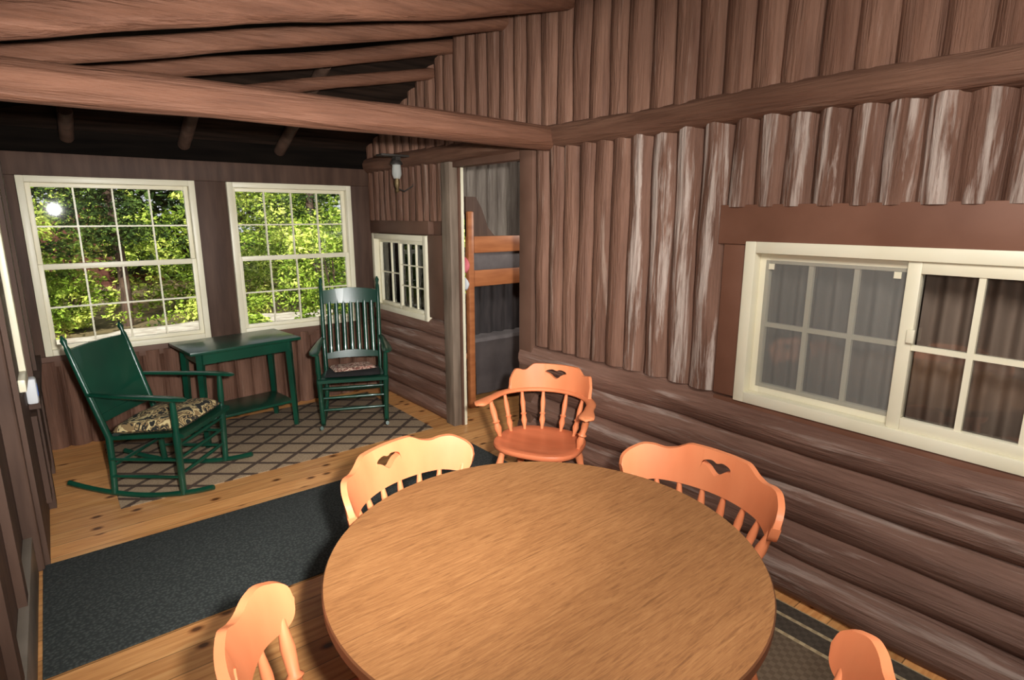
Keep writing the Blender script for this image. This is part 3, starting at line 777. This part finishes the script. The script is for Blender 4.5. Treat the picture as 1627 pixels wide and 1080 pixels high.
for v in bm.verts:
    x=v.co.x*26+4; y=v.co.y*20+25.5; v.co=Vector((x,y,-.3+.25*noise.noise((x*.3,y*.3,0))+max(0,y-20)*.03))
struct(obj('floor_forest_ground',bm,M_ground))
bm=bmesh.new(); pts=[(-7,9.7),(-3,10.0),(0,10.6),(2.2,11.2),(4,11.0),(8,10.2)]
L=[];R_=[]
for i in range(41):
    q=i/40*(len(pts)-1); k=min(int(q),len(pts)-2); f=q-k
    x=pts[k][0]*(1-f)+pts[k+1][0]*f; y=pts[k][1]*(1-f)+pts[k+1][1]*f
    L.append(bm.verts.new((x,y-.6,-.16))); R_.append(bm.verts.new((x,y+.4+.4*noise.noise((i*.6,0,0)),-.14)))
for i in range(40): bm.faces.new((L[i],L[i+1],R_[i+1],R_[i]))
tag(obj('gravel_path',bm,M_path),'pale gravel path curving through the woods','path')
def leafquads(points,s0,s1):
    V=[];F=[]
    for p in points:
        a=Vector((random.gauss(0,1),random.gauss(0,1),random.gauss(0,.6))).normalized(); b=a.cross(Vector((random.gauss(0,1),random.gauss(0,1),random.gauss(0,1)))).normalized()
        s=random.uniform(s0,s1)*(1+max(0,p.y-14)*.05 if abs(p.y)>7 else 1); k=len(V)
        V+= [p+a*s,p+b*s*.42,p-a*s,p-b*s*.42]; F.append((k,k+1,k+2,k+3))
    return V,F
def leafobj(name,pts,s0,s1,mat,parent=None):
    V,F=leafquads(pts,s0,s1); me=bpy.data.meshes.new(name); me.from_pydata(V,[],F); me.materials.append(mat)
    o=bpy.data.objects.new(name,me); COL.objects.link(o); o['kind']='stuff'
    if parent: o.parent=parent
    return o
def blob(c,rad,n):
    out=[]
    for _ in range(n):
        while True:
            p=Vector((random.uniform(-1,1),random.uniform(-1,1),random.uniform(-1,1)))
            if .35<p.length<1: break
        if noise.noise((p*2.6+Vector(c)))<.0: continue
        out.append(Vector((c[0]+p.x*rad[0],c[1]+p.y*rad[1],c[2]+p.z*rad[2])))
    return out
def bush(x,y,r,h,mat,n,label,grp):
    e=tag(empty('forest_bush',(x,y,-.3)),label,'bush',group=grp)
    bm=bmesh.new()
    for k in range(5):
        a=k*1.3; sweep(bm,[(0,0,0),(cos(a)*r*.3,sin(a)*r*.3,h*.5),(cos(a)*r*.6,sin(a)*r*.6,h*.9)],[.025,.015,.006],6)
    obj('stem',bm,M_bark,parent=e)
    leafobj('leaves',blob((0,0,h*.52),(r,r,h*.5),n),.025,.055,mat,e)
def tree(x,y,r,h,mat,n,label,grp):
    e=tag(empty('forest_tree',(x,y,-.3)),label,'tree',group=grp)
    bm=bmesh.new(); log(bm,(0,0,0),(random.uniform(-.2,.2),random.uniform(-.2,.2),h),r,int(x*10)+300,segs=10,step=.6,taper=.5,bend=.05); obj('trunk',bm,M_bark,parent=e)
    P=[]
    for k in range(12):
        z=random.uniform(1.3,min(4.2,h*.8)); a=random.uniform(0,6.3); d=random.uniform(.2,.6)
        P+=blob((cos(a)*d,sin(a)*d,z),(.75,.75,.2),n//12)
    leafobj('leaves',P,.03,.065,mat,e)
for x,y,r,h,m in [(-2.6,12.9,1.0,1.3,1),(3.5,8.9,.85,2.1,0),(5.2,9.2,.85,2.5,0),(4.6,13.2,1.0,2.0,0),(1.9,8.0,.4,.75,0),(7.4,12.4,1.0,2.8,0),(.1,12.8,.8,1.1,0),(7.0,9.6,.8,2.0,0)]:
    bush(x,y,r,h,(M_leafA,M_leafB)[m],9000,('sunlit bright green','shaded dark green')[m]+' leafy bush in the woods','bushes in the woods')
for x,y,r,h,m in [(-.9,11.9,.09,7,0),(.95,12.6,.09,7,1),(2.7,12.6,.10,8,0),(5.6,15.6,.12,8,1),(-3.6,15.5,.14,9,1),(8.6,17.2,.15,9,0),(3.5,16.5,.15,9,1)]:
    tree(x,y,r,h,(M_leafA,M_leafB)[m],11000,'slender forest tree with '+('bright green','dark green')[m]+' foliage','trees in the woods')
def mass(n,x0,x1,y0,y1,zfun,sd,thr):
    P=[]
    while len(P)<n:
        x=random.uniform(x0,x1); y=random.uniform(y0,y1); z=-.3+zfun(y)*random.random()
        if noise.noise((x*.55+sd,y*.55,z*.8))+.5*noise.noise((x*2.2,y*2.2+sd,z*2.2))<thr: continue
        P.append(Vector((x,y,z)))
    return P
def stuff(o,label,cat):
    tag(o,label,cat); o['kind']='stuff'
stuff(leafobj('forest_undergrowth',mass(46000,-7,13,13.8,18,lambda y:.8+(y-12.5)*.5,3,.055),.03,.08,M_leafA),'dense sunlit yellow-green undergrowth between the trees','foliage')
stuff(leafobj('forest_ground_plants',mass(12000,-6,9,11.9,13.7,lambda y:.4,7,.08),.025,.06,M_leafA),'low green plants covering the forest ground','foliage')
stuff(leafobj('forest_backdrop_foliage',mass(70000,-12,24,20.5,25,lambda y:7,11,-.16),.07,.15,M_leafB),'dark green forest foliage far beyond the windows','foliage')
e=tag(empty('cabin',(.55,18.4,-.3)),'small reddish cabin among the trees','cabin')
bm=bmesh.new(); box(bm,-.7,.7,0,1.6,0,2.3); obj('cabin_wall',bm,M_hut,parent=e,smooth=False)
bm=bmesh.new(); 
for sgn in(-1,1):
    q=[bm.verts.new(p) for p in((0,-.3,3.0),(0,1.9,3.0),(sgn*1.0,1.9,2.2),(sgn*1.0,-.3,2.2))]; bm.faces.new(q)
obj('cabin_roof',bm,M_bark,parent=e,smooth=False)
bm=bmesh.new(); box(bm,-12,-.8,27,45,-.25,.5); tag(obj('lake',bm,M_water,smooth=False),'pale blue lake surface beyond the trees','lake')

# ------------------------------------------------------------ lights
def light(kind,name,loc,energy,color=(1,1,1),**k):
    l=bpy.data.lights.new(name,kind); l.energy=energy; l.color=color
    for a,b in k.items(): setattr(l,a,b)
    o=bpy.data.objects.new(name,l); COL.objects.link(o); o.location=loc; return o
def aim(o,t): o.rotation_euler=(Vector(t)-o.location).to_track_quat('-Z','Y').to_euler()
light('POINT','camera_flash',(.13,-.06,1.77),56,(1,.99,.96),shadow_soft_size=.04)
s=light('SPOT','porch_fill_spot',(.13,-.12,1.80),800,(1,.99,.96),shadow_soft_size=.04,spot_size=radians(84),spot_blend=1); aim(s,(1.7,4.9,1.20))  # added fill beside the flash, evens out its falloff toward the porch
a=light('AREA','ceiling_fill',(.8,.15,2.47),56,(1,.97,.93),shape='DISK',size=.8); aim(a,(2.4,1.6,.3))  # added overhead fill standing in for bounced flash, aimed at the log wall
light('POINT','bunk_room_fill',(4.0,3.4,1.9),42,(1,.96,.9),shadow_soft_size=.1)  # unseen fill light added to brighten the bunk room
s=light('SUN','sun',(0,0,20),7.5,(1,.95,.82),angle=radians(1)); s.rotation_euler=Vector((.35,.6,-.75)).to_track_quat('-Z','Y').to_euler()
w=bpy.data.worlds.new('world'); SC.world=w; w.use_nodes=True; bg=w.node_tree.nodes['Background']; bg.inputs[0].default_value=(.92,.95,1,1); bg.inputs[1].default_value=.8

# ------------------------------------------------------------ camera
cam=bpy.data.cameras.new('camera'); co=bpy.data.objects.new('camera',cam); COL.objects.link(co)
cam.sensor_width=36; cam.lens=914.3/1627*36; cam.clip_start=.02
co.location=(0,0,1.7); co.rotation_euler=(radians(90)-.212,0,-.672)
SC.camera=co
